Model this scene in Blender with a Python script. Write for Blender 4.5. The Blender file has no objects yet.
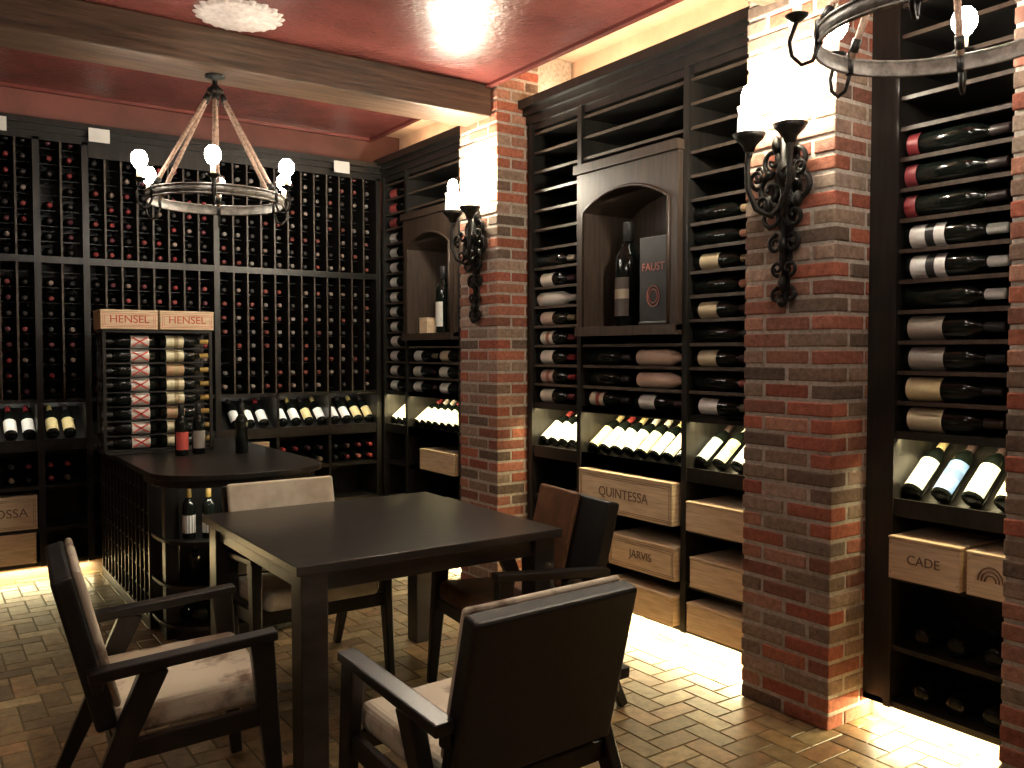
import bpy, bmesh, math, random
from mathutils import Matrix, Vector, Euler
random.seed(7)
R = random.random
C = bpy.context.scene.collection
try:
    bpy.context.scene.view_settings.view_transform='Standard'
except Exception: pass
LK=3.9   # overall lamp power factor

# ---------------------------------------------------------------- materials
def new_mat(name):
    m = bpy.data.materials.new(name); m.use_nodes = True
    nt = m.node_tree; b = nt.nodes['Principled BSDF']
    return m, nt, b
def texco(nt, scale=(1,1,1)):
    t = nt.nodes.new('ShaderNodeTexCoord'); mp = nt.nodes.new('ShaderNodeMapping')
    mp.inputs['Scale'].default_value = scale
    nt.links.new(t.outputs['Object'], mp.inputs['Vector']); return mp.outputs['Vector']
def noise(nt, vec, scale, detail=4, rough=.6):
    n = nt.nodes.new('ShaderNodeTexNoise'); n.inputs['Scale'].default_value = scale
    n.inputs['Detail'].default_value = detail; n.inputs['Roughness'].default_value = rough
    nt.links.new(vec, n.inputs['Vector']); return n.outputs['Fac']
def ramp(nt, fac, stops):
    r = nt.nodes.new('ShaderNodeValToRGB'); e = r.color_ramp.elements
    while len(e) < len(stops): e.new(.5)
    for i,(p,c) in enumerate(stops):
        e[i].position = p; e[i].color = (*c,1)
    nt.links.new(fac, r.inputs['Fac']); return r.outputs['Color']
def bump(nt, b, h, strength=.2, dist=.01):
    n = nt.nodes.new('ShaderNodeBump'); n.inputs['Strength'].default_value = strength
    n.inputs['Distance'].default_value = dist
    nt.links.new(h, n.inputs['Height']); nt.links.new(n.outputs['Normal'], b.inputs['Normal'])
def simple(name, c1, c2, scale=10, sv=(1,1,1), rough=.5, metal=0, bs=.15, bd=.004, lo=.35, hi=.65, spec=None):
    m, nt, b = new_mat(name)
    v = texco(nt, sv); f = noise(nt, v, scale)
    col = ramp(nt, f, [(lo,c1),(hi,c2)])
    nt.links.new(col, b.inputs['Base Color'])
    b.inputs['Roughness'].default_value = rough; b.inputs['Metallic'].default_value = metal
    if spec is not None: b.inputs['Specular IOR Level'].default_value = spec
    if bs: bump(nt, b, f, bs, bd)
    return m
def attr_mat(name, rough=.5, var=.35, scale=40, bs=.3, bd=.004, spec=.5):
    m, nt, b = new_mat(name)
    a = nt.nodes.new('ShaderNodeAttribute'); a.attribute_name = 'Col'
    v = texco(nt); f = noise(nt, v, scale, 5, .7)
    k = ramp(nt, f, [(.25,(1-var,)*3),(.75,(1+var*.6 if var<1 else 1,)*3)])
    mx = nt.nodes.new('ShaderNodeMix'); mx.data_type='RGBA'; mx.blend_type='MULTIPLY'
    mx.inputs[0].default_value = 1
    nt.links.new(a.outputs['Color'], mx.inputs[6]); nt.links.new(k, mx.inputs[7])
    nt.links.new(mx.outputs[2], b.inputs['Base Color'])
    b.inputs['Roughness'].default_value = rough
    b.inputs['Specular IOR Level'].default_value = spec
    if bs: bump(nt, b, f, bs, bd)
    return m
def emis(name, c, s):
    m, nt, b = new_mat(name)
    b.inputs['Base Color'].default_value = (*c,1)
    b.inputs['Emission Color'].default_value = (*c,1); b.inputs['Emission Strength'].default_value = s
    return m

M_wood  = simple('dark_stained_wood', (.008,.008,.0075), (.023,.020,.017), 6, (6,6,.6), .36, bs=.08)
M_woodb = simple('brown_stained_wood', (.032,.022,.017), (.068,.047,.034), 6, (8,8,.6), .4, bs=.08)
M_edge  = simple('shelf_edge_wood', (.045,.034,.026), (.09,.068,.05), 8, (2,2,8), .45, bs=.05)
M_beam  = simple('beam_wood', (.05,.028,.017), (.14,.082,.05), 5, (.6,8,8), .5, bs=.5, bd=.01)
M_table = simple('table_wood', (.016,.014,.013), (.036,.031,.028), 5, (1,9,4), .28, bs=.1)
M_frame = simple('chair_black_wood', (.006,.005,.005), (.014,.012,.010), 8, (2,2,2), .35, bs=.03)
M_leath = simple('black_leather', (.006,.006,.006), (.012,.012,.011), 60, (1,1,1), .48, bs=.3, bd=.002)
M_brown = simple('tan_leather', (.08,.036,.018), (.23,.11,.05), 6, (1,1,1), .45, bs=.15, bd=.003)
M_hide  = simple('cowhide', (.20,.13,.085), (.72,.64,.50), 4.6, (1,1,1), .7, bs=.2, bd=.003, lo=.36, hi=.47)
M_hide2 = simple('cream_hide', (.55,.47,.34), (.82,.76,.62), 5, (1,1,1), .7, bs=.2, bd=.003)
M_brick = attr_mat('brick', .85, .5, 40, .8, .006, .2)
M_mort  = simple('mortar', (.36,.32,.27), (.56,.50,.43), 50, rough=.95, bs=.6, bd=.004)
M_tile  = attr_mat('floor_brick_paver', .38, .6, 18, .3, .003, .5)
M_grout = simple('floor_grout', (.13,.105,.06), (.21,.17,.10), 60, rough=.9)
M_ceil  = simple('burgundy_ceiling_plaster', (.165,.042,.036), (.225,.062,.052), 3, rough=.26, bs=0)
nt = M_ceil.node_tree; f = noise(nt, texco(nt), 45, 3); bump(nt, nt.nodes['Principled BSDF'], f, .45, .010)
M_wallp = simple('burgundy_wall_plaster', (.11,.045,.035), (.16,.062,.05), 4, rough=.6, bs=.2)
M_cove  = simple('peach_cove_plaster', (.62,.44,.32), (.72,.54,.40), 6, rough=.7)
M_crate = simple('pine_crate_wood', (.58,.42,.26), (.78,.61,.41), 4, (1.5,3,22), .6, bs=.1)
M_ink   = simple('crate_ink', (.14,.085,.055), (.20,.12,.08), 20, rough=.7, bs=0)
M_redink= simple('crate_red_ink', (.42,.04,.02), (.5,.06,.03), 20, rough=.7, bs=0)
M_goldink= simple('plaque_ink', (.40,.14,.11), (.5,.18,.14), 20, rough=.5, bs=0)
M_plaq  = simple('plaque_panel_paint', (.012,.012,.013), (.022,.021,.021), 20, rough=.45, bs=0)
M_glass = simple('bottle_dark_glass', (.004,.006,.005), (.008,.011,.009), 9, rough=.1, bs=0)
M_paint = attr_mat('label_and_capsule', .42, .12, 60, 0)
M_iron  = simple('wrought_iron', (.010,.010,.009), (.035,.032,.029), 40, rough=.48, metal=.7, bs=.5)
M_gal   = simple('weathered_ring_iron', (.12,.11,.095), (.28,.26,.23), 30, rough=.5, metal=.6, bs=.3)
M_rope  = simple('chandelier_rope', (.17,.10,.07), (.42,.28,.20), 70, (1,1,1), .85, bs=.6)
M_candle= simple('candle_sleeve', (.75,.62,.42), (.85,.72,.5), 30, rough=.5, bs=0)
M_card  = simple('white_card', (.88,.88,.85), (.94,.94,.92), 10, rough=.6, bs=0)
M_bulb  = emis('bulb_glow', (1,.92,.80), 60)
M_sbulb = emis('sconce_bulb_glow', (1,.9,.72), 45)
M_shade = emis('frosted_glass_shade', (1,.88,.66), 5)
M_plast = simple('white_plaster', (.62,.52,.48), (.82,.75,.70), 30, rough=.5, bs=.4)

# ---------------------------------------------------------------- mesh builder
class MB:
    def __init__(s): s.v=[]; s.f=[]; s.m=[]; s.c=[]; s.sm=[]
    def add(s, vs, fs, mat=0, col=(1,1,1), smooth=False, mtx=None):
        o=len(s.v)
        if mtx is not None: vs=[mtx@Vector(p) for p in vs]
        s.v += [tuple(p) for p in vs]
        for f in fs:
            s.f.append(tuple(o+i for i in f)); s.m.append(mat); s.c.append(col); s.sm.append(smooth)
    def box(s, x0,x1,y0,y1,z0,z1, mat=0, col=(1,1,1), mtx=None):
        if x0>x1:x0,x1=x1,x0
        if y0>y1:y0,y1=y1,y0
        if z0>z1:z0,z1=z1,z0
        s.add([(x0,y0,z0),(x1,y0,z0),(x1,y1,z0),(x0,y1,z0),(x0,y0,z1),(x1,y0,z1),(x1,y1,z1),(x0,y1,z1)],
              [(0,3,2,1),(4,5,6,7),(0,1,5,4),(1,2,6,5),(2,3,7,6),(3,0,4,7)],mat,col,False,mtx)
    def beam(s,p0,p1,w0,w1,d0=None,d1=None,mat=0,up=(1,0,0),col=(1,1,1),mtx=None):
        p0=Vector(p0);p1=Vector(p1);d=(p1-p0).normalized();a=Vector(up)
        a=(a-d*a.dot(d)).normalized(); b=d.cross(a)
        d0=d0 or w0; d1=d1 or w1
        vs=[]
        for p,w,dd in((p0,w0,d0),(p1,w1,d1)):
            for sx,sy in((-1,-1),(1,-1),(1,1),(-1,1)):
                vs.append(p+a*sx*w/2+b*sy*dd/2)
        s.add(vs,[(0,3,2,1),(4,5,6,7),(0,1,5,4),(1,2,6,5),(2,3,7,6),(3,0,4,7)],mat,col,False,mtx)
    def lathe(s, prof, seg, mtx, spans=None, arc=None):
        n=len(prof); o=len(s.v)
        full = arc is None
        a0,a1 = (0,2*math.pi) if full else arc
        cnt = seg if full else seg+1
        for (r,z,mm,cc) in prof:
            for i in range(cnt):
                a=a0+(a1-a0)*i/seg
                s.v.append(tuple(mtx@Vector((r*math.cos(a),r*math.sin(a),z))))
        for k in range(1,n):
            for i in range(seg):
                j=(i+1)%cnt if full else i+1
                s.f.append((o+(k-1)*cnt+i,o+(k-1)*cnt+j,o+k*cnt+j,o+k*cnt+i))
                s.m.append(prof[k][2]); s.c.append(prof[k][3]); s.sm.append(True)
    def tube(s, pts, r, seg=6, mat=0, col=(1,1,1), mtx=None, taper=None, closed=False):
        pts=[Vector(p) for p in pts]; n=len(pts); o=len(s.v)
        prev=None
        for i,p in enumerate(pts):
            if closed: t=(pts[(i+1)%n]-pts[i-1]).normalized()
            else: t=(pts[min(i+1,n-1)]-pts[max(i-1,0)]).normalized()
            if prev is None:
                a=Vector((0,0,1)) if abs(t.z)<.9 else Vector((1,0,0))
            else: a=prev
            a=(a-t*a.dot(t)).normalized(); b=t.cross(a); prev=a
            rr=r if taper is None else r*taper(i/(n-1))
            for k in range(seg):
                an=2*math.pi*k/seg
                q=p+a*math.cos(an)*rr+b*math.sin(an)*rr
                s.v.append(tuple(mtx@q if mtx is not None else q))
        rng = n if closed else n-1
        for i in range(rng):
            j=(i+1)%n
            for k in range(seg):
                l=(k+1)%seg
                s.f.append((o+i*seg+k,o+i*seg+l,o+j*seg+l,o+j*seg+k)); s.m.append(mat); s.c.append(col); s.sm.append(True)
        if not closed:
            s.f.append(tuple(o+k for k in range(seg))[::-1]); s.m.append(mat); s.c.append(col); s.sm.append(False)
            s.f.append(tuple(o+(n-1)*seg+k for k in range(seg))); s.m.append(mat); s.c.append(col); s.sm.append(False)
    def build(s,name,mats,parent=None,mtx=None,bevel=0,seg=2,fix=False):
        me=bpy.data.meshes.new(name); me.from_pydata(s.v,[],s.f)
        for m in mats: me.materials.append(m)
        me.polygons.foreach_set('material_index',s.m)
        me.polygons.foreach_set('use_smooth',s.sm)
        at=me.color_attributes.new('Col','FLOAT_COLOR','CORNER')
        buf=[]
        for p,c in zip(me.polygons,s.c): buf += [c[0],c[1],c[2],1.0]*p.loop_total
        at.data.foreach_set('color',buf)
        me.update()
        ob=bpy.data.objects.new(name,me); C.objects.link(ob)
        if mtx is not None: ob.matrix_world=mtx
        if parent is not None: ob.parent=parent
        if bevel:
            b=ob.modifiers.new('bevel','BEVEL'); b.width=bevel; b.segments=seg; b.limit_method='ANGLE'; b.angle_limit=math.radians(40)
        return ob
def empty(name,mtx):
    e=bpy.data.objects.new(name,None); e.empty_display_size=.1; C.objects.link(e); e.matrix_world=mtx; return e
def text_mesh(body,size,mat,parent,mtx,name='lettering',ext=.0008):
    cu=bpy.data.curves.new(name,'FONT'); cu.body=body; cu.size=size; cu.extrude=ext
    cu.align_x='CENTER'; cu.align_y='CENTER'
    o=bpy.data.objects.new('tmp',cu); C.objects.link(o)
    dg=bpy.context.evaluated_depsgraph_get(); me=bpy.data.meshes.new_from_object(o.evaluated_get(dg))
    bpy.data.objects.remove(o); me.materials.clear(); me.materials.append(mat)
    ob=bpy.data.objects.new(name,me); C.objects.link(ob); ob.parent=parent; ob.matrix_local=mtx
    return ob
T=Matrix.Translation
def Rot(a,ax): return Matrix.Rotation(math.radians(a),4,ax)

# ---------------------------------------------------------------- geometry constants
FX=3.18      # face of right-hand racks
CX=2.95      # room face of brick columns
BY=6.45      # face of back racks
ZC=3.12      # ceiling
XL=-2.4; YF=-1.6; XR=3.55; YB=6.85; ZT=3.36
COLS=[(.98,1.42),(2.07,2.51),(4.42,4.86)]

# ---------------------------------------------------------------- floor
mb=MB(); mb.box(XL,XR,YF,YB,-.06,-.003,1)
W=.098
pal=[(.36,.235,.115),(.42,.30,.155),(.28,.185,.095),(.38,.25,.12),(.22,.15,.08),(.46,.35,.19),(.32,.23,.12),(.36,.215,.11),(.27,.20,.11)]
nx=int((XR-XL)/W)+3; ny=int((YB-YF)/W)+3; g=.003
for i in range(-2,nx):
    for j in range(-2,ny):
        r=(i-j)%4
        if r==0: x0,x1,y0,y1=i,i+2,j,j+1
        elif r==3: x0,x1,y0,y1=i,i+1,j,j+2
        else: continue
        x0=XL+x0*W+g;x1=XL+x1*W-g;y0=YF+y0*W+g;y1=YF+y1*W-g
        x0=max(x0,XL);x1=min(x1,XR);y0=max(y0,YF);y1=min(y1,YB)
        if x1-x0<.01 or y1-y0<.01: continue
        c=random.choice(pal);k=.68+.5*R();c=tuple(q*k for q in c); e=.0025
        vs=[(x0,y0,-.004),(x1,y0,-.004),(x1,y1,-.004),(x0,y1,-.004),(x0+e,y0+e,0),(x1-e,y0+e,0),(x1-e,y1-e,0),(x0+e,y1-e,0)]
        mb.add(vs,[(4,5,6,7),(0,1,5,4),(1,2,6,5),(2,3,7,6),(3,0,4,7)],0,c)
mb.build('floor',[M_tile,M_grout])

# ---------------------------------------------------------------- walls / ceiling
def slab(name,x0,x1,y0,y1,z0,z1,m):
    b=MB(); b.box(x0,x1,y0,y1,z0,z1); return b.build(name,[m])
slab('wall_right',XR,XR+.1,YF-.1,YB+.1,-.06,ZT+.1,M_cove)
slab('wall_back',XL-.1,XR,YB,YB+.1,-.06,ZT+.1,M_wallp)
slab('wall_left',XL-.1,XL,YF-.1,YB,-.06,ZT+.1,M_wallp)
slab('wall_front',XL,XR,YF-.1,YF,-.06,ZT+.1,M_wallp)
b=MB()
b.box(XL,2.92,YF,6.1,ZC,ZC+.06,0)
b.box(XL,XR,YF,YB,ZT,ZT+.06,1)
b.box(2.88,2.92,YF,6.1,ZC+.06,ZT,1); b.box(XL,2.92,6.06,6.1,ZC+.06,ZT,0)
b.build('ceiling',[M_ceil,M_cove])
b=MB(); b.box(2.90,2.935,YF,6.13,ZC-.02,ZC+.075); b.build('trim_1',[M_ceil])
b=MB(); b.box(XL,2.90,6.085,6.115,ZC-.02,ZC+.075); b.build('trim_2',[M_ceil])
for k,(y0,y1) in enumerate([(4.47,4.77),(2.12,2.42)]):
    b=MB(); b.box(XL,2.945,y0,y1,2.93,ZC+.0)
    b.build('ceiling_beam',[M_beam],bevel=.008)

# ---------------------------------------------------------------- brick columns
bpal=[(.44,.15,.095),(.40,.13,.085),(.42,.20,.135),(.30,.20,.15),(.23,.155,.115),(.34,.26,.20),(.48,.25,.175),(.31,.14,.10),(.33,.24,.175),(.18,.13,.10),(.42,.30,.23),(.46,.17,.105),(.40,.16,.11)]
def brick_column(y0,y1):
    mb=MB(); z0=0; ztop=ZT-.002
    mb.box(CX+.005,XR-.02,y0+.005,y1-.005,0,ztop,1)
    h=.056;j=.013;z=.002;k=0
    def br(xa,xb,ya,yb,za,zb):
        c=random.choice(bpal);kk=.68+.45*R();c=tuple(q*kk for q in c)
        q=lambda:(R()-.5)*.006
        mb.box(xa+q(),xb+q(),ya+abs(q())*.6,yb-abs(q())*.6,za+abs(q())*.4,zb-abs(q())*.4,0,c)
    while z+h<ztop:
        zb=z+h
        if k%2==0:
            m=(y0+y1)/2
            br(CX,CX+.10,y0,m-j/2,z,zb); br(CX,CX+.10,m+j/2,y1,z,zb)
            for ya,yb in((y0,y0+.1),(y1-.1,y1)): br(CX+.113,CX+.31,ya,yb,z,zb)
        else:
            for ya,yb in((y0,y0+.1),(y1-.1,y1)):
                br(CX,CX+.205,ya,yb,z,zb); br(CX+.218,CX+.31,ya,yb,z,zb)
            br(CX,CX+.1,y0+.113,y1-.113,z,zb)
        z+=h+j;k+=1
    return mb.build('brick_column',[M_brick,M_mort],bevel=.006,seg=2)
for y0,y1 in COLS: brick_column(y0,y1)

# ---------------------------------------------------------------- bottles
K=(1,1,1)
def bottle(mb, mtx, seg=12, cap=(.05,.02,.02), label=None, lab_dir=0, s=1.0, full=False, band=None, wrap=None, ll=(.035,.14)):
    if wrap:
        P=[(0,0),(.036,0),(.039,.01),(.039,.19),(.03,.225),(.019,.245),(.018,.30),(.0,.302)]
        mb.lathe([(r*s,z*s,1,wrap) for r,z in P],seg,mtx); return
    P=[(0,.004,0,K),(.030,0,0,K),(.0375,.006,0,K),(.0375,.19,0,K),(.034,.208,0,K),(.021,.228,0,K),(.0155,.243,0,K),
       (.0165,.244,1,cap),(.0160,.296,1,cap),(.014,.30,1,cap),(0,.30,1,cap)]
    mb.lathe([(r*s,z*s,m,c) for r,z,m,c in P],seg,mtx)
    if label:
        arc=None if full else (math.pi-1.4+lab_dir, math.pi+1.4+lab_dir)
        q=.0383*s
        mb.lathe([(q,ll[0]*s,1,label),(q,ll[1]*s,1,label)],12,mtx,arc=arc)
        if band:
            q=.0387*s; mb.lathe([(q,(ll[0]*.55+ll[1]*.45)*s,1,band),(q,(ll[0]*.3+ll[1]*.7)*s,1,band)],12,mtx,arc=arc)
def rc(pal): return random.choice(pal)
CAPS=[(.30,.03,.03),(.16,.02,.03),(.35,.05,.05),(.05,.02,.025),(.02,.02,.02),(.25,.20,.12),(.40,.12,.10)]
LABS=[(.75,.72,.65),(.62,.52,.34),(.80,.78,.74),(.55,.45,.30),(.70,.68,.6)]

# ---------------------------------------------------------------- right hand racks
PITCH=.118; Z_CNT=1.19; Z_DISP=.90
ROWZ=[Z_CNT+PITCH*i for i in range(0,15)]
D=XR-FX-.01
def crown(mb,W):
    mb.box(-.0,W,-.0,D,2.86,2.90,0); mb.box(0,W,-.015,.05,2.90,2.95,0)
    mb.box(0,W,-.04,.06,2.95,2.99,0); mb.box(0,W,-.075,.08,2.99,3.04,0)
    mb.box(0,W,.0,D,2.90,2.93,0)
def base(mb,W):
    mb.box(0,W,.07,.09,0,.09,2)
    mb.box(0,W,0,D,.09,.115,0)
def slope_shelf(mb,a0,a1,DD):
    zb=.901+.785*(DD-.06)
    mb.add([(a0,.0,Z_DISP),(a1,.0,Z_DISP),(a1,.055,Z_DISP),(a0,.055,Z_DISP),(a1,DD-.02,zb),(a0,DD-.02,zb),(a0,0,.875),(a1,0,.875)],[(0,1,2,3),(3,2,4,5),(6,7,1,0)],0)
    mb.box(a0,a1,-.004,.012,.875,.925,0)
def section(mb,a0,a1,rows_from=0,rows_to=15,edge=1):
    mb.box(a0,a1,D-.015,D,.1,2.9,0)
    for zz in (.34,.62,.875): mb.box(a0,a1,0,D-.015,zz-.02,zz,0)
    mb.box(a0,a1,0,D-.015,Z_CNT-.03,Z_CNT,0)
    slope_shelf(mb,a0,a1,D)
    for i in range(rows_from,rows_to):
        if i==0: continue
        z=ROWZ[i]; mb.box(a0,a1,.015,D-.015,z-.013,z-.002,0); mb.box(a0,a1,.004,.016,z-.015,z+.001,edge)
def stile(mb,a,w=.035,b0=-.012): mb.box(a-w/2,a+w/2,b0,D,.09,2.9,0)
def niche(mb,a0,a1,z0=1.64,z1=2.50):
    mb.box(a0,a1,-.05,D-.015,z0-.03,z0,0); mb.box(a0,a1,-.05,.2,z1,z1+.03,0)
    mb.box(a0-.01,a1+.01,-.065,.02,z1+.0,z1+.05,3)
    mb.box(a0,a1,-.06,.02,z0-.05,z0,3)
    mb.box(a0,a1,D-.04,D-.02,z0,z1,3)
    i0=a0+.06; i1=a1-.06; zs=z1-.22; rise=.10
    mb.box(a0,i0,-.045,-.02,z0,z1,3); mb.box(i1,a1,-.045,-.02,z0,z1,3)
    mb.box(i0-.012,i0,-.02,D-.02,z0,zs,3); mb.box(i1,i1+.012,-.02,D-.02,z0,zs,3)
    n=20; P=[]; hw=(i1-i0)/2; Rr=(hw*hw+rise*rise)/(2*rise)
    for k in range(n+1):
        u=k/n; x=i0+(i1-i0)*u; dx=x-(i0+i1)/2; z=zs+rise-Rr+math.sqrt(Rr*Rr-dx*dx)
        P.append((x,z))
    for k in range(n):
        (xa,za),(xb,zb)=P[k],P[k+1]
        mb.add([(xa,-.045,za),(xb,-.045,zb),(xb,-.045,z1),(xa,-.045,z1)],[(0,1,2,3)],3)
        mb.add([(xa,-.045,za),(xb,-.045,zb),(xb,D-.02,zb),(xa,D-.02,za)],[(0,3,2,1)],3)
    mb.box(a0,i0-.012,-.02,.0,z0,z1,3); mb.box(i1+.012,a1,-.02,0,z0,z1,3)
    pts=[(i0,-.05,z0)]+[(x,-.05,z) for x,z in P]+[(i1,-.05,z0)]
    mb.tube(pts,.009,6,3)
RM=[M_wood,M_edge,M_cove,M_woodb]
def side_row(mb,a0,a1,i,**kw):
    s=kw.pop('s',1.12); z=ROWZ[i]+.002+.0375*s
    m=T((a0+.02+R()*.012,.06,z))@Rot(90,'Y')
    bottle(mb,m,14,lab_dir=math.pi/2,s=s,**kw)
def disp_row(mb,a0,a1,labs,pitch=.098,s=1.0,start=.055,caps=None):
    a=a0+start
    k=0
    while a<a1-.045:
        m=T((a,.05,.945))@Rot(-52,'X')
        lb=labs[k%len(labs)]
        bottle(mb,m,14,cap=rc(caps or [(.6,.55,.5),(.05,.03,.03),(.5,.4,.2),(.25,.03,.03)]),label=lb,lab_dir=math.pi/2,s=s*.97,ll=(.015,.165),band=tuple(q*.6 for q in lb) if k%2 else None)
        a+=pitch;k+=1
def led(W0,W1,zz,mtx,name,power,b=.03,size=.02,aim=(0,.5,-1),col=(1,.84,.50)):
    L=bpy.data.lights.new(name,'AREA'); L.shape='RECTANGLE'; L.size=W1-W0; L.size_y=size; L.energy=power*1.9; L.color=col
    o=bpy.data.objects.new(name,L); C.objects.link(o)
    d=Vector(aim).normalized()
    zax=-d; xax=Vector((1,0,0)); yax=zax.cross(xax)
    q=Matrix((xax,yax,zax)).transposed().to_4x4()
    o.matrix_world=mtx@T(((W0+W1)/2,b,zz))@q
    return o
def bay_mtx(ytop): return T((FX,ytop,0))@Rot(-90,'Z')
WARM=(1,.84,.46)

# ---- bay 2 (between the two visible columns)
mB=bay_mtx(4.42); W2=4.42-2.51
mb=MB(); crown(mb,W2); base(mb,W2)
s0,s1,s2,s3=.045,.52,1.35,W2-.03
mb.box(0,s0,-.0,D,.09,2.9,0); mb.box(s3,W2,0,D,.09,2.9,0)
for a in (s0,s1,s2,s3): stile(mb,a)
section(mb,s0,s1); section(mb,s2,s3)
section(mb,s1,s2,0,4); section(mb,s1,s2,12,15)
niche(mb,s1+.02,s2-.02)
mb.box(s0,W2-.03,.0,.012,Z_CNT-.036,Z_CNT+.0,0)
mb.build('wine_rack',RM,mtx=mB)
bt=MB()
for i in range(0,8):
    if i in (7,): side_row(bt,s0,s1,i,cap=(.3,.25,.2)); continue
    if i==5: side_row(bt,s0,s1,i,wrap=(.66,.62,.55)); continue
    side_row(bt,s0,s1,i,cap=rc(CAPS),label=[(.72,.66,.55),(.6,.45,.36),(.75,.7,.62)][i%3],band=(.35,.12,.08) if i%2 else None)
for i in range(0,9):
    if i in (5,7): side_row(bt,s2,s3,i,cap=(.6,.3,.2)); continue
    side_row(bt,s2,s3,i,cap=rc(CAPS+[(.7,.5,.3)]),label=rc(LABS) if i in(0,2,4,6) else None)
for i in range(0,3):
    side_row(bt,s1,s2,i,cap=(.03,.02,.02),label=[(.6,.52,.38),None,None][i], band=(.3,.05,.04) if i==0 else None)
    if i in(1,2): side_row(bt,s1+.42,s2,i,wrap=(.68,.48,.36),s=1.15)
    else: side_row(bt,s1+.40,s2,i,cap=(.05,.03,.03),label=(.7,.68,.62))
disp_row(bt,s0,s1,[(.9,.88,.84)]); disp_row(bt,s1,s2,[(.78,.68,.42),(.9,.88,.82),(.9,.88,.84),(.85,.8,.72)],.10); disp_row(bt,s2,s3,[(.45,.50,.56),(.76,.66,.44),(.88,.84,.78)],.115)
bt.build('wine_bottles',[M_glass,M_paint],mtx=mB)
for i,(a,b_) in enumerate([(s0,s1),(s1,s2),(s2,s3)]): led(a+.03,b_-.03,Z_CNT-.035,mB,'display_led',[2.2,3.8,2.2][i],b=.02,aim=(0,.7,-1),col=WARM)
led(.02,W2-.02,.08,mB,'toe_kick_led',15,b=.045,aim=(0,-.55,-1),col=WARM)
led(.02,W2-.02,3.06,mB,'cove_led',6,b=.15,aim=(0,.1,1),col=(1,.74,.48))

# ---- bay 1 (right edge)
mA=bay_mtx(2.07); W1=.65
mb=MB(); crown(mb,W1); base(mb,W1)
r0,r1=.11,.60
mb.box(0,r0,-.0,D,.09,2.9,0); mb.box(r1,W1,0,D,.09,2.9,0); stile(mb,r0,.03); stile(mb,r1,.03)
section(mb,r0,r1,edge=3); mb.build('wine_rack',RM,mtx=mA)
bt=MB()
spec=[((.05,.03,.02),(.82,.74,.50)),((.02,.02,.02),(.82,.70,.40)),((.03,.03,.03),(.42,.40,.36)),((.03,.03,.03),(.42,.38,.32)),
      ((.8,.8,.78),None),((.8,.8,.78),(.85,.85,.83)),((.7,.7,.68),(.85,.85,.83)),((.03,.02,.02),(.30,.05,.06)),((.03,.02,.02),(.30,.05,.06)),((.03,.02,.02),(.30,.04,.05))]
for i,(c,l) in enumerate(spec):
    side_row(bt,r0,r1,i,cap=c,label=l,s=1.25,band=(.03,.03,.03) if i in(5,6) else None,ll=(.02,.13) if i in(0,1,2,3,5,6) else (.004,.040))
disp_row(bt,r0,r1,[(.88,.86,.82),(.16,.28,.62),(.9,.86,.8),(.85,.8,.65)],.118,1.08,caps=[(.5,.45,.4),(.05,.03,.03),(.5,.4,.2)])
for i in range(3):
    for j in range(2): bottle(bt,T((r0+.1+i*.14,.05,.155+j*.225))@Rot(-90,'X'),12,cap=(.05,.03,.03))
bt.build('wine_bottles',[M_glass,M_paint],mtx=mA)
led(r0+.02,r1-.02,Z_CNT-.035,mA,'display_led',2.4,b=.02,aim=(0,.7,-1),col=WARM)
led(.02,W1-.02,.08,mA,'toe_kick_led',4.5,b=.045,aim=(0,-.55,-1),col=WARM)
led(.02,W1-.02,3.06,mA,'cove_led',2.2,b=.15,aim=(0,.1,1),col=(1,.74,.48))

# ---- bay 3 (far, next to back wall)
mC=bay_mtx(6.44); W3=6.44-4.86
mb=MB(); crown(mb,W3); base(mb,W3)
q0,q1,q2,q3=.03,.42,1.22,W3-.03
for a in (q0,q1,q2,q3): stile(mb,a)
section(mb,q0,q1); section(mb,q2,q3); section(mb,q1,q2,0,4); section(mb,q1,q2,12,15); niche(mb,q1+.02,q2-.02)
mb.build('wine_rack',RM,mtx=mC)
bt=MB()
for i in range(0,14):
    side_row(bt,q0,q1,i,cap=rc(CAPS),label=(.78,.76,.72) if i<11 else (.5,.1,.1),s=1.1)
for i in range(0,5): side_row(bt,q2,q3-.02,i,cap=rc(CAPS),label=rc(LABS),s=.95)
for i in range(0,3):
    side_row(bt,q1,q2,i,cap=rc(CAPS),label=rc(LABS)); side_row(bt,q1+.4,q2,i,cap=rc(CAPS),label=rc(LABS) if i else (.8,.8,.75))
for a,b_ in((q0,q1),(q1,q2),(q2,q3)): disp_row(bt,a,b_,[(.85,.8,.66),(.9,.88,.84)],.10)
bt.build('wine_bottles',[M_glass,M_paint],mtx=mC)
for a,b_ in((q0,q1),(q1,q2),(q2,q3)): led(a+.03,b_-.03,Z_CNT-.035,mC,'display_led',2.3,b=.02,aim=(0,.7,-1),col=WARM)
led(.02,W3-.02,.08,mC,'toe_kick_led',6,b=.045,aim=(0,-.55,-1),col=WARM)
led(.02,W3-.02,3.06,mC,'cove_led',5,b=.15,aim=(0,.1,1),col=(1,.74,.48))

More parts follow.
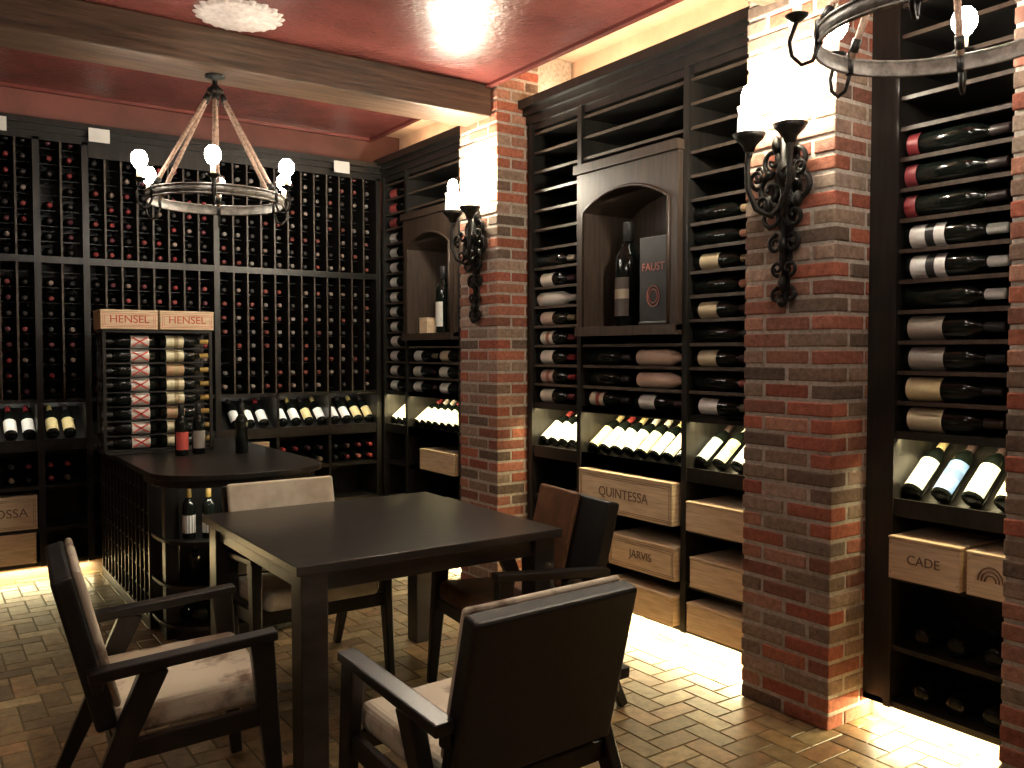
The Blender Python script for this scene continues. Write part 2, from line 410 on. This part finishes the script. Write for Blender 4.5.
# ---------------------------------------------------------------- back racks
mK=T((0,BY,0)); DB=YB-BY-.01
A0=-1.2; A1=FX-.002
mb=MB()
mb.box(A0,A1,DB-.015,DB,.09,2.9,0)
mb.box(A0,A1,.07,.09,0,.09,2); mb.box(A0,A1,0,DB,.09,.115,0)
for zz in (.34,.62,.875,Z_CNT): mb.box(A0,A1,0,DB-.015,zz-.025,zz,0)
slope_shelf(mb,A0,A1,DB-.05)
mb.box(A0,A1,0,DB,2.88,2.9,0); mb.box(A0,A1,-.015,.05,2.88,2.93,0); mb.box(A0,A1,-.04,.06,2.93,2.97,0); mb.box(A0,A1,-.07,.08,2.97,3.01,0)
thick=[-.6,.07,.70,.99,1.85,FX-.04]
for a in thick: mb.box(a-.02,a+.02,-.015,DB,.09,2.9,0)
for a in (-.25,.38,1.42,2.30,2.72): mb.box(a-.01,a+.01,0,DB,.09,Z_CNT,0)
bt=MB()
edges=[A0]+thick
rowp=.1025; zr=[Z_CNT+.055+rowp*i for i in range(17)]
for e0,e1 in zip(edges[:-1],edges[1:]):
    n=max(1,round((e1-e0-.04)/.106)); p=(e1-e0-.04)/n
    for k in range(1,n): 
        a=e0+.02+p*k; mb.box(a-.006,a+.006,0,DB-.02,Z_CNT,2.88,0); mb.box(a-.006,a+.006,-.006,.003,Z_CNT,2.88,1)
    for i,z in enumerate(zr):
        mb.box(e0+.02,e1-.02,.12,.13,z-.034,z-.028,0); mb.box(e0+.02,e1-.02,.28,.29,z-.052,z-.040,0)
        if 2.06<z<2.14: continue
        for k in range(n):
            if R()<.06 or e1<.1: continue
            a=e0+.02+p*(k+.5)
            m=T((a+(R()-.5)*.01,.345,z-.004))@Rot(90,'X')
            warm = e1<1.9
            cap=rc([(.38,.05,.055),(.30,.04,.045),(.36,.08,.08),(.18,.05,.07),(.04,.03,.03),(.40,.30,.26),(.06,.05,.05),(.05,.05,.05)] if warm else [(.24,.08,.07),(.22,.21,.20),(.32,.30,.28),(.06,.05,.05),(.26,.07,.06),(.36,.28,.24),(.05,.05,.05)])
            bottle(bt,m,10,cap=cap)
    mb.box(e0+.02,e1-.02,-.008,.04,2.085,2.13,0)
mb.box(1.01,1.83,-.02,.0,2.80,2.88,0)
for a in [x*.105+.43 for x in range(3)]+[.78,.88]+[2.0+.105*i for i in range(3)]+[2.36+.105*i for i in range(4)]+[2.79+.1*i for i in range(4)]:
    bottle(bt,T((a,.05,.945))@Rot(-52,'X'),12,cap=rc([(.5,.4,.15),(.05,.04,.04),(.3,.03,.04)]),label=rc([(.85,.85,.82),(.72,.6,.3),(.85,.83,.78)]),lab_dir=math.pi/2,ll=(.03,.14))
for a in [.12+.1*i for i in range(3)]+[.43+.1*i for i in range(3)]+[.76,.86]+[2.0+.1*i for i in range(3)]+[2.35+.1*i for i in range(4)]+[2.78+.1*i for i in range(4)]:
    for z in ((.66,.75) ): 
        bottle(bt,T((a,.32,z))@Rot(90,'X'),10,cap=rc(CAPS))
for a in [2.02+.1*i for i in range(3)]+[2.36+.1*i for i in range(4)]: bottle(bt,T((a,.32,.38))@Rot(90,'X'),10,cap=rc(CAPS))
mb.build('wine_rack',RM,mtx=mK)
bt.build('wine_bottles',[M_glass,M_paint],mtx=mK)
led(-.5,1.0,.08,mK,'toe_kick_led',4,b=.045,aim=(0,-.55,-1),col=WARM)
led(2.0,3.1,Z_CNT-.045,mK,'display_led',.8,b=.02,aim=(0,.7,-1),col=(1,.94,.8))
led(.1,.95,Z_CNT-.045,mK,'display_led',.7,b=.02,aim=(0,.7,-1),col=(1,.94,.8))
led(-1.0,2.9,3.06,mK,'cove_led',3,b=.15,aim=(0,.1,1),col=(1,.66,.52))
for a in (.47,1.07,2.80):
    b=MB(); b.box(a-.065,a+.065,-.080,-.074,2.895,2.985,0); b.box(a-.02,a+.02,-.074,-.070,2.972,2.985,0); b.build('sign_card',[M_card],mtx=mK,bevel=.002)

# ---------------------------------------------------------------- crates
def crate(mtx,w,d,h,text=None,size=.05,ink=M_ink,arch=False,frame=False):
    e=empty('wooden_wine_crate',mtx)
    mb=MB(); t=.012
    mb.box(-w/2,w/2,0,t,0,h-.013,0); mb.box(-w/2,w/2,d-t,d,0,h-.013,0)
    mb.box(-w/2,-w/2+t,t,d-t,0,h-.013,0); mb.box(w/2-t,w/2,t,d-t,0,h-.013,0)
    mb.box(-w/2+t,w/2-t,t,d-t,0,t,0)
    mb.box(-w/2-.002,w/2+.002,-.002,d+.002,h-.011,h,0)
    mb.build('box',[M_crate],parent=e,bevel=.002)
    fr=T((0,-.0012,h*.5))@Rot(90,'X')
    if text: text_mesh(text,size,ink,e,fr)
    b=MB()
    if frame:
        for q in (.012,.022):
            b.box(-w/2+q,w/2-q,-.001,0,h-q-.012,h-q-.010,0); b.box(-w/2+q,w/2-q,-.001,0,q,q+.002,0)
            b.box(-w/2+q,-w/2+q+.002,-.001,0,q,h-q-.01,0); b.box(w/2-q-.002,w/2-q,-.001,0,q,h-q-.01,0)
    if arch:
        for r_ in (.02,.032,.044):
            b.tube([(r_*math.cos(t_),-.0012,h*.38+r_*1.2*math.sin(t_)) for t_ in [math.pi*i/12 for i in range(13)]],.003,5)
    for sx in(-1,1):
        for zz in (.02,h-.03): b.box(sx*(w/2-.008)-.002,sx*(w/2-.008)+.002,-.001,0,zz,zz+.004,0)
    b.build('stencil',[ink],parent=e)
    return e
cB=lambda a,z,o=0: mB@T((a,-.045+o,z))
cc=(s1+s2)/2
crate(cB(cc-.0,.621),.74,.3,.22,'QUINTESSA',.075,frame=True)
crate(cB(cc+.13,.341,.01),.50,.3,.17,'JARVIS',.06,frame=True)
crate(cB(cc+.13,.116),.50,.3,.15)
c2=(s2+s3)/2
crate(cB(c2,.621),.43,.3,.145); crate(cB(c2+.01,.341,.015),.42,.3,.15); crate(cB(c2,.116,.01),.43,.3,.145)
crate(mA@T((r0+.165,-.05,.621)),.28,.3,.165,'CADE',.05); crate(mA@T((r0+.41,-.04,.621)),.17,.3,.16,arch=True)
crate(mC@T(((q1+q2)/2+.1,-.03,.621)),.5,.3,.155)
crate(mK@T((.52,-.01,.341)),.30,.3,.22,'OSSA',.08,frame=True); crate(mK@T((.52,-.01,.116)),.28,.3,.2)
crate(mK@T((2.08,.0,.621+.0)),.3,.3,.2)

# ---------------------------------------------------------------- niche contents
def big_bottle(mtx,h,lab,band=None):
    mb=MB(); s=h/.30
    bottle(mb,mtx,28,cap=(.03,.03,.03),label=lab,s=s,lab_dir=math.pi/2-.5,ll=(.03,.14),band=band)
    return mb.build('large_format_wine_bottle',[M_glass,M_paint])
big_bottle(mB@T((s1+.27,.12,1.641)),.58,(.10,.085,.075),(.45,.38,.28))
e=empty('display_plaque',mB@T((s1+.595,.0,1.641)))
b=MB(); b.box(-.105,.105,0,.05,0,.46); b.box(-.11,.11,-.004,.054,0,.02); b.build('panel',[M_plaq],parent=e,bevel=.006)
text_mesh('FAUST',.058,M_goldink,e,T((0,-.003,.30))@Rot(90,'X'))
b=MB(); 
for r_ in (.03,.045): b.tube([(r_*math.cos(i*math.pi/10),-.002,.15+r_*1.2*math.sin(i*math.pi/10)) for i in range(20)],.0025,5,closed=True)
b.build('emblem',[M_goldink],parent=e)
big_bottle(mC@T((q1+.36,.12,1.641)),.50,(.75,.72,.66)); big_bottle(mC@T((q1+.56,.12,1.641)),.40,(.6,.45,.3))
crate(mC@T((q1+.20,.03,1.641)),.12,.1,.12)
led(s1+.1,s2-.1,2.34,mB,'niche_fill',.4,b=.02,aim=(0,.6,-1),col=(1,.9,.74))  # added fill to lift the niche interior, no lamp fitted there
led(q1+.1,q2-.1,2.34,mC,'niche_fill',.3,b=.02,aim=(0,.6,-1),col=(1,.9,.74))  # same added fill for the far niche

# ---------------------------------------------------------------- island / peninsula with rounded end
IX0,IX1=1.02,1.86; IY0=4.46
isl=empty('tasting_counter',T((0,0,0)))
def rounded(x0,x1,yf,yb,z0,z1,mbb,mat=0,ry=.36,n=20):
    pts=[]; cx=(x0+x1)/2; a=(x1-x0)/2
    for k in range(n+1):
        t=math.pi*k/n; c,s=math.cos(t),math.sin(t)
        pts.append((cx-a*math.copysign(abs(c)**.75,c), yf+ry-ry*(abs(s)**.75)))
    pts+= [(x1,yb),(x0,yb)]
    N=len(pts)
    vs=[(x,y,z0) for x,y in pts]+[(x,y,z1) for x,y in pts]
    fs=[tuple(range(N))[::-1],tuple(range(N,2*N))]+[(i,(i+1)%N,N+(i+1)%N,N+i) for i in range(N)]
    mbb.add(vs,fs,mat)
mb=MB()
rounded(IX0-.02,IX1+.06,IY0-.03,BY-.09,.85,.88,mb)
rounded(IX0+.0,IX1+.03,IY0,4.95,.81,.85,mb)
for z in (.09,.30,.53): rounded(IX0+.03,IX1,IY0+.03,4.95,z-.02,z,mb)
rounded(IX0+.06,IX1-.04,IY0+.07,4.95,.0,.07,mb)
mb.box(IX0+.02,IX1,4.93,4.96,0,.84)
mb.box(IX1-.03,IX1,4.95,BY-.09,0,.85); mb.box(IX0+.35,IX0+.37,4.95,BY-.09,0,.85); mb.box(IX0+.02,IX1,4.96,BY-.09,0,.06)
for (px,py) in ((IX0+.05,4.70),(IX1-.10,4.70)): mb.box(px,px+.07,py,py+.07,0,.82)
n=13
for k in range(n+1): 
    y=4.955+(BY-.12-4.955)*k/n; mb.box(IX0+.02,IX0+.35,y-.007,y+.007,.06,.85)
for z in [.06+.112*k for k in range(8)]: mb.box(IX0+.03,IX0+.35,4.955,BY-.1,z-.005,z+.005)
mb.build('cabinet',[M_wood],parent=isl,bevel=.003)
bt=MB(); p=(BY-.12-4.955)/n
for k in range(n):
    for j in range(7):
        if R()<.1: continue
        bottle(bt,T((IX0+.345,4.955+p*(k+.5),.06+.112*j+.046))@Rot(-90,'Y'),10,cap=rc([(.15,.03,.03),(.05,.04,.04),(.2,.05,.05),(.15,.12,.08)]))
for i,(x,y) in enumerate([(1.18,4.66),(1.27,4.62),(1.36,4.60),(1.50,4.60),(1.60,4.62),(1.69,4.66)]):
    bottle(bt,T((x,y,.531)),14,cap=rc([(.05,.04,.04),(.3,.2,.05)]),label=(.88,.87,.83),full=True,s=.88)
for i,(x,y) in enumerate([(1.22,4.70),(1.48,4.66),(1.62,4.76)]): bottle(bt,T((x,y,.301)),14,cap=(.05,.04,.04),s=.7)
for i in range(4): bottle(bt,T((1.22+i*.13,4.60,.135))@Rot(-90,'X'),14,cap=(.05,.04,.04))
bt.build('wine_bottles',[M_glass,M_paint])
led(1.2,1.7,.80,T((0,4.54,0)),'counter_fill',.6,b=0,aim=(0,.3,-1),col=(1,.9,.7))  # added fill to brighten the shelf bottles, not a fitted lamp

# bottle display rack standing on the counter
rk=T((.94,5.62,.881)); mb=MB()
for a in (0,.62): mb.box(a,a+.02,0,.02,0,.74); mb.box(a,a+.02,.2,.22,0,.74)
mb.box(0,.64,0,.22,.735,.755); mb.box(0,.64,0,.22,0,.015); mb.box(0,.64,.205,.22,0,.74)
rows=8; bt=MB()
for k in range(rows):
    z=.03+.088*k
    mb.box(0,.64,.03,.045,z-.012,z-.004); mb.box(0,.64,.14,.155,z-.012,z-.004)
    m=T((.335,.07,z+.037))@Rot(90,'Y'); bottle(bt,m,14,cap=(.62,.42,.12),label=(.84,.77,.52) if k not in(2,5) else (.55,.35,.2),lab_dir=math.pi/2,band=(.45,.35,.18))
    m=T((.305,.07,z+.037))@Rot(-90,'Y'); bottle(bt,m,14,cap=(.03,.03,.03),label=(.86,.80,.74),lab_dir=math.pi/2)
    for sg in(1,-1):
        bt.beam((.305-.045,.0300,z+.037-sg*.026),(.305-.132,.0300,z+.037+sg*.026),.003,.003,.008,.008,1,up=(0,1,0),col=(.6,.06,.04))
rr=empty('bottle_display_rack',rk)
mb.build('frame',[M_wood],parent=rr,bevel=.002)
bt.build('racked_bottles',[M_glass,M_paint],parent=rr)
crate(rk@T((.15,-.02,.757)),.32,.24,.115,'HENSEL',.065,ink=M_redink,frame=True)
crate(rk@T((.485,-.02,.757)),.32,.24,.115,'HENSEL',.065,ink=M_redink,frame=True)
for (x,y,l) in [(1.33,5.40,(.6,.1,.08)),(1.44,5.44,(.3,.28,.25)),(1.66,5.30,None)]:
    b=MB(); bottle(b,T((x,y,.881)),20,cap=(.03,.03,.03),label=l,lab_dir=math.pi/2+.3,s=1.02); b.build('wine_bottle',[M_glass,M_paint])

# ---------------------------------------------------------------- table
TX0,TX1,TY0,TY1=1.08,2.24,2.86,4.04; TZ=.76
tb=empty('dining_table',T(((TX0+TX1)/2,(TY0+TY1)/2,0)))
hx=(TX1-TX0)/2; hy=(TY1-TY0)/2
mb=MB(); mb.box(-hx,hx,-hy,hy,TZ-.035,TZ); mb.build('top',[M_table],parent=tb,bevel=.004)
mb=MB(); i=.045; ah=TZ-.108
mb.box(-hx+i,hx-i,-hy+i,-hy+i+.025,ah,TZ-.035); mb.box(-hx+i,hx-i,hy-i-.025,hy-i,ah,TZ-.035)
mb.box(-hx+i,-hx+i+.025,-hy+i,hy-i,ah,TZ-.035); mb.box(hx-i-.025,hx-i,-hy+i,hy-i,ah,TZ-.035)
mb.build('apron',[M_table],parent=tb,bevel=.003)
for k,(sx,sy) in enumerate(((-1,-1),(1,-1),(1,1),(-1,1))):
    mb=MB(); x=sx*(hx-.075); y=sy*(hy-.075); mb.box(x-.05,x+.05,y-.05,y+.05,0,TZ-.035); mb.build('leg_%d'%(k+1),[M_table],parent=tb,bevel=.004)

# ---------------------------------------------------------------- chairs (local: front=+y)
def chair(x,y,ang,seat_m,back_m,bx0=-.265,bx1=.265):
    e=empty('armchair',T((x,y,0))@Rot(ang,'Z'))
    mb=MB(); hw=.300
    for s in(-1,1):
        X=s*hw
        mb.beam((X,.185,.610),(X+s*.01,.235,0),.045,.034,.074,.040)
        mb.beam((X,-.12,.585),(X+s*.01,-.38,0),.045,.034,.076,.040)
        mb.beam((X,-.30,.580),(X,.232,.622),.064,.060,.034,.030)
        mb.beam((X,-.22,.345),(X,.20,.375),.03,.03,.06,.06)
    mb.beam((-hw,.205,.37),(hw,.205,.37),.03,.03,.06,.06,up=(0,1,0))
    mb.beam((-hw,-.225,.345),(hw,-.225,.345),.03,.03,.06,.06,up=(0,1,0))
    mb.beam((-hw,-.275,.55),(hw,-.275,.55),.03,.03,.05,.05,up=(0,1,0))
    mb.build('frame',[M_frame],parent=e,bevel=.006)
    sm=T((0,.0,.425))@Rot(3,'X')
    mb=MB(); mb.box(-.265,.265,-.24,.225,-.045,.045,0,mtx=sm); mb.build('seat',[seat_m],parent=e,bevel=.03,seg=4)
    bm_=T((0,-.235,.44))@Rot(14,'X')
    mb=MB(); mb.box(-.275,.275,-.050,.01,-.03,.44,0,mtx=bm_); mb.box(bx0,bx1,.01,.035,.02,.445,1,mtx=bm_)
    mb.build('backrest',[M_leath,back_m],parent=e,bevel=.014,seg=3)
    return e
chair(.72,2.95,-95,M_hide,M_hide)      # left
chair(1.34,2.12,3,M_hide,M_hide)       # near
chair(2.12,3.08,84,M_brown,M_brown,-.06,.265)    # right
chair(1.48,3.80,180,M_hide2,M_hide2)     # far

# ---------------------------------------------------------------- chandeliers
def point(loc,e,name,col=(1,.80,.56),r=.03):
    L=bpy.data.lights.new(name,'POINT'); L.energy=e*LK; L.color=col; L.shadow_soft_size=r
    o=bpy.data.objects.new(name,L); C.objects.link(o); o.location=loc; return o
def chandelier(x,y,zr,ztop,rot,power):
    e=empty('ring_chandelier',T((x,y,0))); Rr=.335
    mb=MB(); I=Matrix.Identity(4); n=64
    P=[(Rr,zr-.022),(Rr+.006,zr-.022),(Rr+.006,zr+.022),(Rr,zr+.022),(Rr,zr-.022)]
    mb.lathe([(r,z,0,K) for r,z in P],n,I)
    for zz in (zr-.022,zr+.022):
        mb.tube([((Rr+.004)*math.cos(2*math.pi*i/n),(Rr+.004)*math.sin(2*math.pi*i/n),zz) for i in range(n)],.006,6,closed=True)
    mb.build('ring',[M_gal],parent=e)
    mb=MB(); bb=MB(); cc_=MB(); rp=MB()
    for k in range(6):
        m=Rot(rot+60*k,'Z')
        pts=[(Rr+.005,0,zr+.02),(Rr+.004,0,zr-.035),(Rr+.02,0,zr-.075),(Rr+.05,0,zr-.085),(Rr+.078,0,zr-.06),(Rr+.085,0,zr-.02),(Rr+.065,0,zr+.04)]
        mb.tube(pts,.0065,6,mtx=m)
        cx=Rr+.065
        mb.lathe([(0,zr+.035,0,K),(.012,zr+.037,0,K),(.032,zr+.052,0,K),(.034,zr+.056,0,K),(0,zr+.05,0,K)],16,m@T((cx,0,0)))
        cc_.lathe([(.0125,zr+.05,0,K),(.0125,zr+.100,0,K),(0,zr+.101,0,K)],12,m@T((cx,0,0)))
        bb.lathe([(.010,zr+.098,0,K),(.022,zr+.108,0,K),(.036,zr+.130,0,K),(.039,zr+.150,0,K),(.034,zr+.172,0,K),(.020,zr+.188,0,K),(0,zr+.193,0,K)],18,m@T((cx,0,0)))
        p0=Vector((Rr*.995,0,zr+.02)); p1=Vector((.03,0,ztop-.09))
        rp.tube([m@(p0.lerp(p1,i/8)) for i in range(9)],.011,8)
        for u in (.06,.94):
            mb.tube([m@(p0.lerp(p1,u-.03)),m@(p0.lerp(p1,u+.03))],.0145,8)
        mb.tube([m@Vector((Rr+.003,0,zr-.03)),m@Vector((Rr+.003,0,zr+.04))],.012,6)
        w=m@Vector((cx,0,zr+.15)); point((x+w.x,y+w.y,w.z),power,'chandelier_bulb_light',(1,.87,.66),.04)
    mb.lathe([(0,ztop-.12,0,K),(.02,ztop-.11,0,K),(.042,ztop-.095,0,K),(.042,ztop-.075,0,K),(.014,ztop-.05,0,K),(.012,ztop-.02,0,K),(.05,ztop-.012,0,K),(.05,ztop,0,K)],20,I)
    mb.build('iron_brackets',[M_iron],parent=e); bb.build('bulbs',[M_bulb],parent=e); cc_.build('candle_sleeves',[M_candle],parent=e); rp.build('rope_hangers',[M_rope],parent=e)
chandelier(1.33,4.62,2.29,2.93,12,9.5)
chandelier(2.42,1.36,2.41,3.12,20,6)
chandelier(-.35,1.36,2.41,3.12,0,7)  # added chandelier out of view, brightens the front of the room

# ---------------------------------------------------------------- sconces (local: a=x, out of wall = -y, z)
def spiral(mb,cx,cz,r0,turns,start,dirn,rad,y=-.02,n=26):
    pts=[]
    for i in range(n+1):
        u=i/n; r=r0*(1-.8*u); t=start+dirn*turns*2*math.pi*u
        pts.append((cx+r*math.cos(t),y-.01*u,cz+r*math.sin(t)))
    mb.tube(pts,rad,6,taper=lambda u:1.15-.5*u)
def sconce(yc):
    m=T((CX,yc,0))@Rot(-90,'Z'); e=empty('wall_sconce',m); mb=MB()
    prof=[(0,1.70),(.018,1.75),(.012,1.82),(.03,1.88),(.022,1.98),(.05,2.06),(.07,2.16),(.045,2.24),(.06,2.31),(.03,2.38),(0,2.42)]
    N=len(prof)
    vs=[(x,-.014,z) for x,z in prof]+[(-x,-.014,z) for x,z in prof]+[(x,-.0,z) for x,z in prof]+[(-x,-.0,z) for x,z in prof]
    fs=[]
    for i in range(N-1):
        fs+=[(i,i+1,N+i+1,N+i),(i,2*N+i,2*N+i+1,i+1),(N+i,N+i+1,3*N+i+1,3*N+i)]
    mb.add(vs,fs,0)
    mb.tube([(0,-.022,2.40),(0,-.03,2.18),(0,-.025,1.98),(0,-.02,1.71)],.014,8,taper=lambda u:1.2-.7*u)
    for s in(-1,1):
        spiral(mb,s*.065,2.16,.065,1.3,math.pi/2,-s,.012)
        spiral(mb,s*.055,2.28,.052,1.3,-math.pi/2,s,.011)
        spiral(mb,s*.06,2.05,.055,1.3,math.pi/2,s,.011,y=-.03)
        spiral(mb,s*.04,1.94,.038,1.3,math.pi/2,-s,.009)
        spiral(mb,s*.03,1.84,.03,1.3,-math.pi/2,s,.008)
        spiral(mb,s*.03,1.73,.030,1.2,math.pi/2,-s,.009)
        spiral(mb,s*.095,2.235,.036,1.2,0 if s<0 else math.pi,s,.009,y=-.05)
        P=[(0,-.02,2.11),(s*.03,-.07,2.05),(s*.07,-.11,2.08),(s*.10,-.125,2.16),(s*.105,-.125,2.25),(s*.10,-.12,2.33)]
        Q=[]
        for i in range(len(P)-1):
            a,b_=Vector(P[i]),Vector(P[i+1]); Q+=[a,(a+b_)/2]
        Q.append(Vector(P[-1])); mb.tube(Q,.012,8)
        spiral(mb,s*.07,2.20,.04,1.2,-math.pi/2,s,.009,y=-.10)
        spiral(mb,s*.06,2.10,.035,1.2,-math.pi/2,-s,.009,y=-.08)
        mc=T((s*.10,-.12,-.03))
        mb.lathe([(0,2.34,0,K),(.02,2.345,0,K),(.03,2.37,0,K),(.055,2.395,0,K),(.068,2.415,0,K),(.064,2.417,0,K),(.03,2.385,0,K),(0,2.383,0,K)],22,mc)
        mb.lathe([(0,2.31,0,K),(.012,2.32,0,K),(.016,2.335,0,K),(.008,2.35,0,K)],12,mc)
    for (x,z,w,h) in [(0,2.22,.036,.07),(.035,2.34,.022,.04),(-.035,2.34,.022,.04),(0,2.09,.028,.045),(.07,2.11,.024,.036),(-.07,2.11,.024,.036),(0,1.78,.016,.036),(0,1.93,.02,.04),(0,2.40,.024,.04),(0,1.70,.022,.022)]:
        mb.lathe([(0,-1,0,K),(.6,-.7,0,K),(1,0,0,K),(.6,.7,0,K),(0,1,0,K)],10,T((x,-.03,z))@Matrix.Diagonal((w,.024,h,1)))
    mb.build('scrollwork',[M_iron],parent=e)
    c=MB(); bb=MB()
    for s in(-1,1):
        mc=T((s*.10,-.12,0))
        c.lathe([(.018,2.358,0,K),(.040,2.375,0,K),(.048,2.40,0,K),(.047,2.44,0,K),(.043,2.47,0,K),(.050,2.495,0,K)],20,mc)
        bb.lathe([(.012,2.40,0,K),(.02,2.46,0,K),(.034,2.51,0,K),(.034,2.545,0,K),(.024,2.575,0,K),(0,2.59,0,K)],16,mc)
        w=m@Vector((s*.10,-.12,2.56)); point(w,28,'sconce_bulb_light',(1,.90,.70),.04)
    c.build('glass_shades',[M_shade],parent=e); bb.build('bulbs',[M_sbulb],parent=e)
sconce(2.29); sconce(4.64)

# ceiling medallion
mb=MB(); m=T((1.34,4.24,ZC))
mb.lathe([(.0,-.022,0,K),(.05,-.02,0,K),(.06,-.01,0,K),(.10,-.018,0,K),(.11,-.008,0,K),(.17,-.014,0,K),(.19,-.01,0,K),(.195,-.0,0,K)],40,m)
for k in range(20):
    a=k*18; mb.lathe([(0,-1,0,K),(.7,-.5,0,K),(1,0,0,K)],8,m@Rot(a,'Z')@T((.185,0,0))@Matrix.Diagonal((.03,.022,.016,1)))
mb.build('ceiling_medallion',[M_plast])

# ---------------------------------------------------------------- world, camera
w=bpy.data.worlds.new('world'); bpy.context.scene.world=w; w.use_nodes=True
w.node_tree.nodes['Background'].inputs[0].default_value=(.4,.5,.6,1); w.node_tree.nodes['Background'].inputs[1].default_value=.02
cam=bpy.data.cameras.new('camera'); co=bpy.data.objects.new('camera',cam); C.objects.link(co)
cam.sensor_width=36; cam.lens=36*870/1024; co.location=(0,0,1.5); co.rotation_euler=(math.radians(90-2.1),0,math.radians(-34.7))
cam.clip_start=.05
bpy.context.scene.camera=co
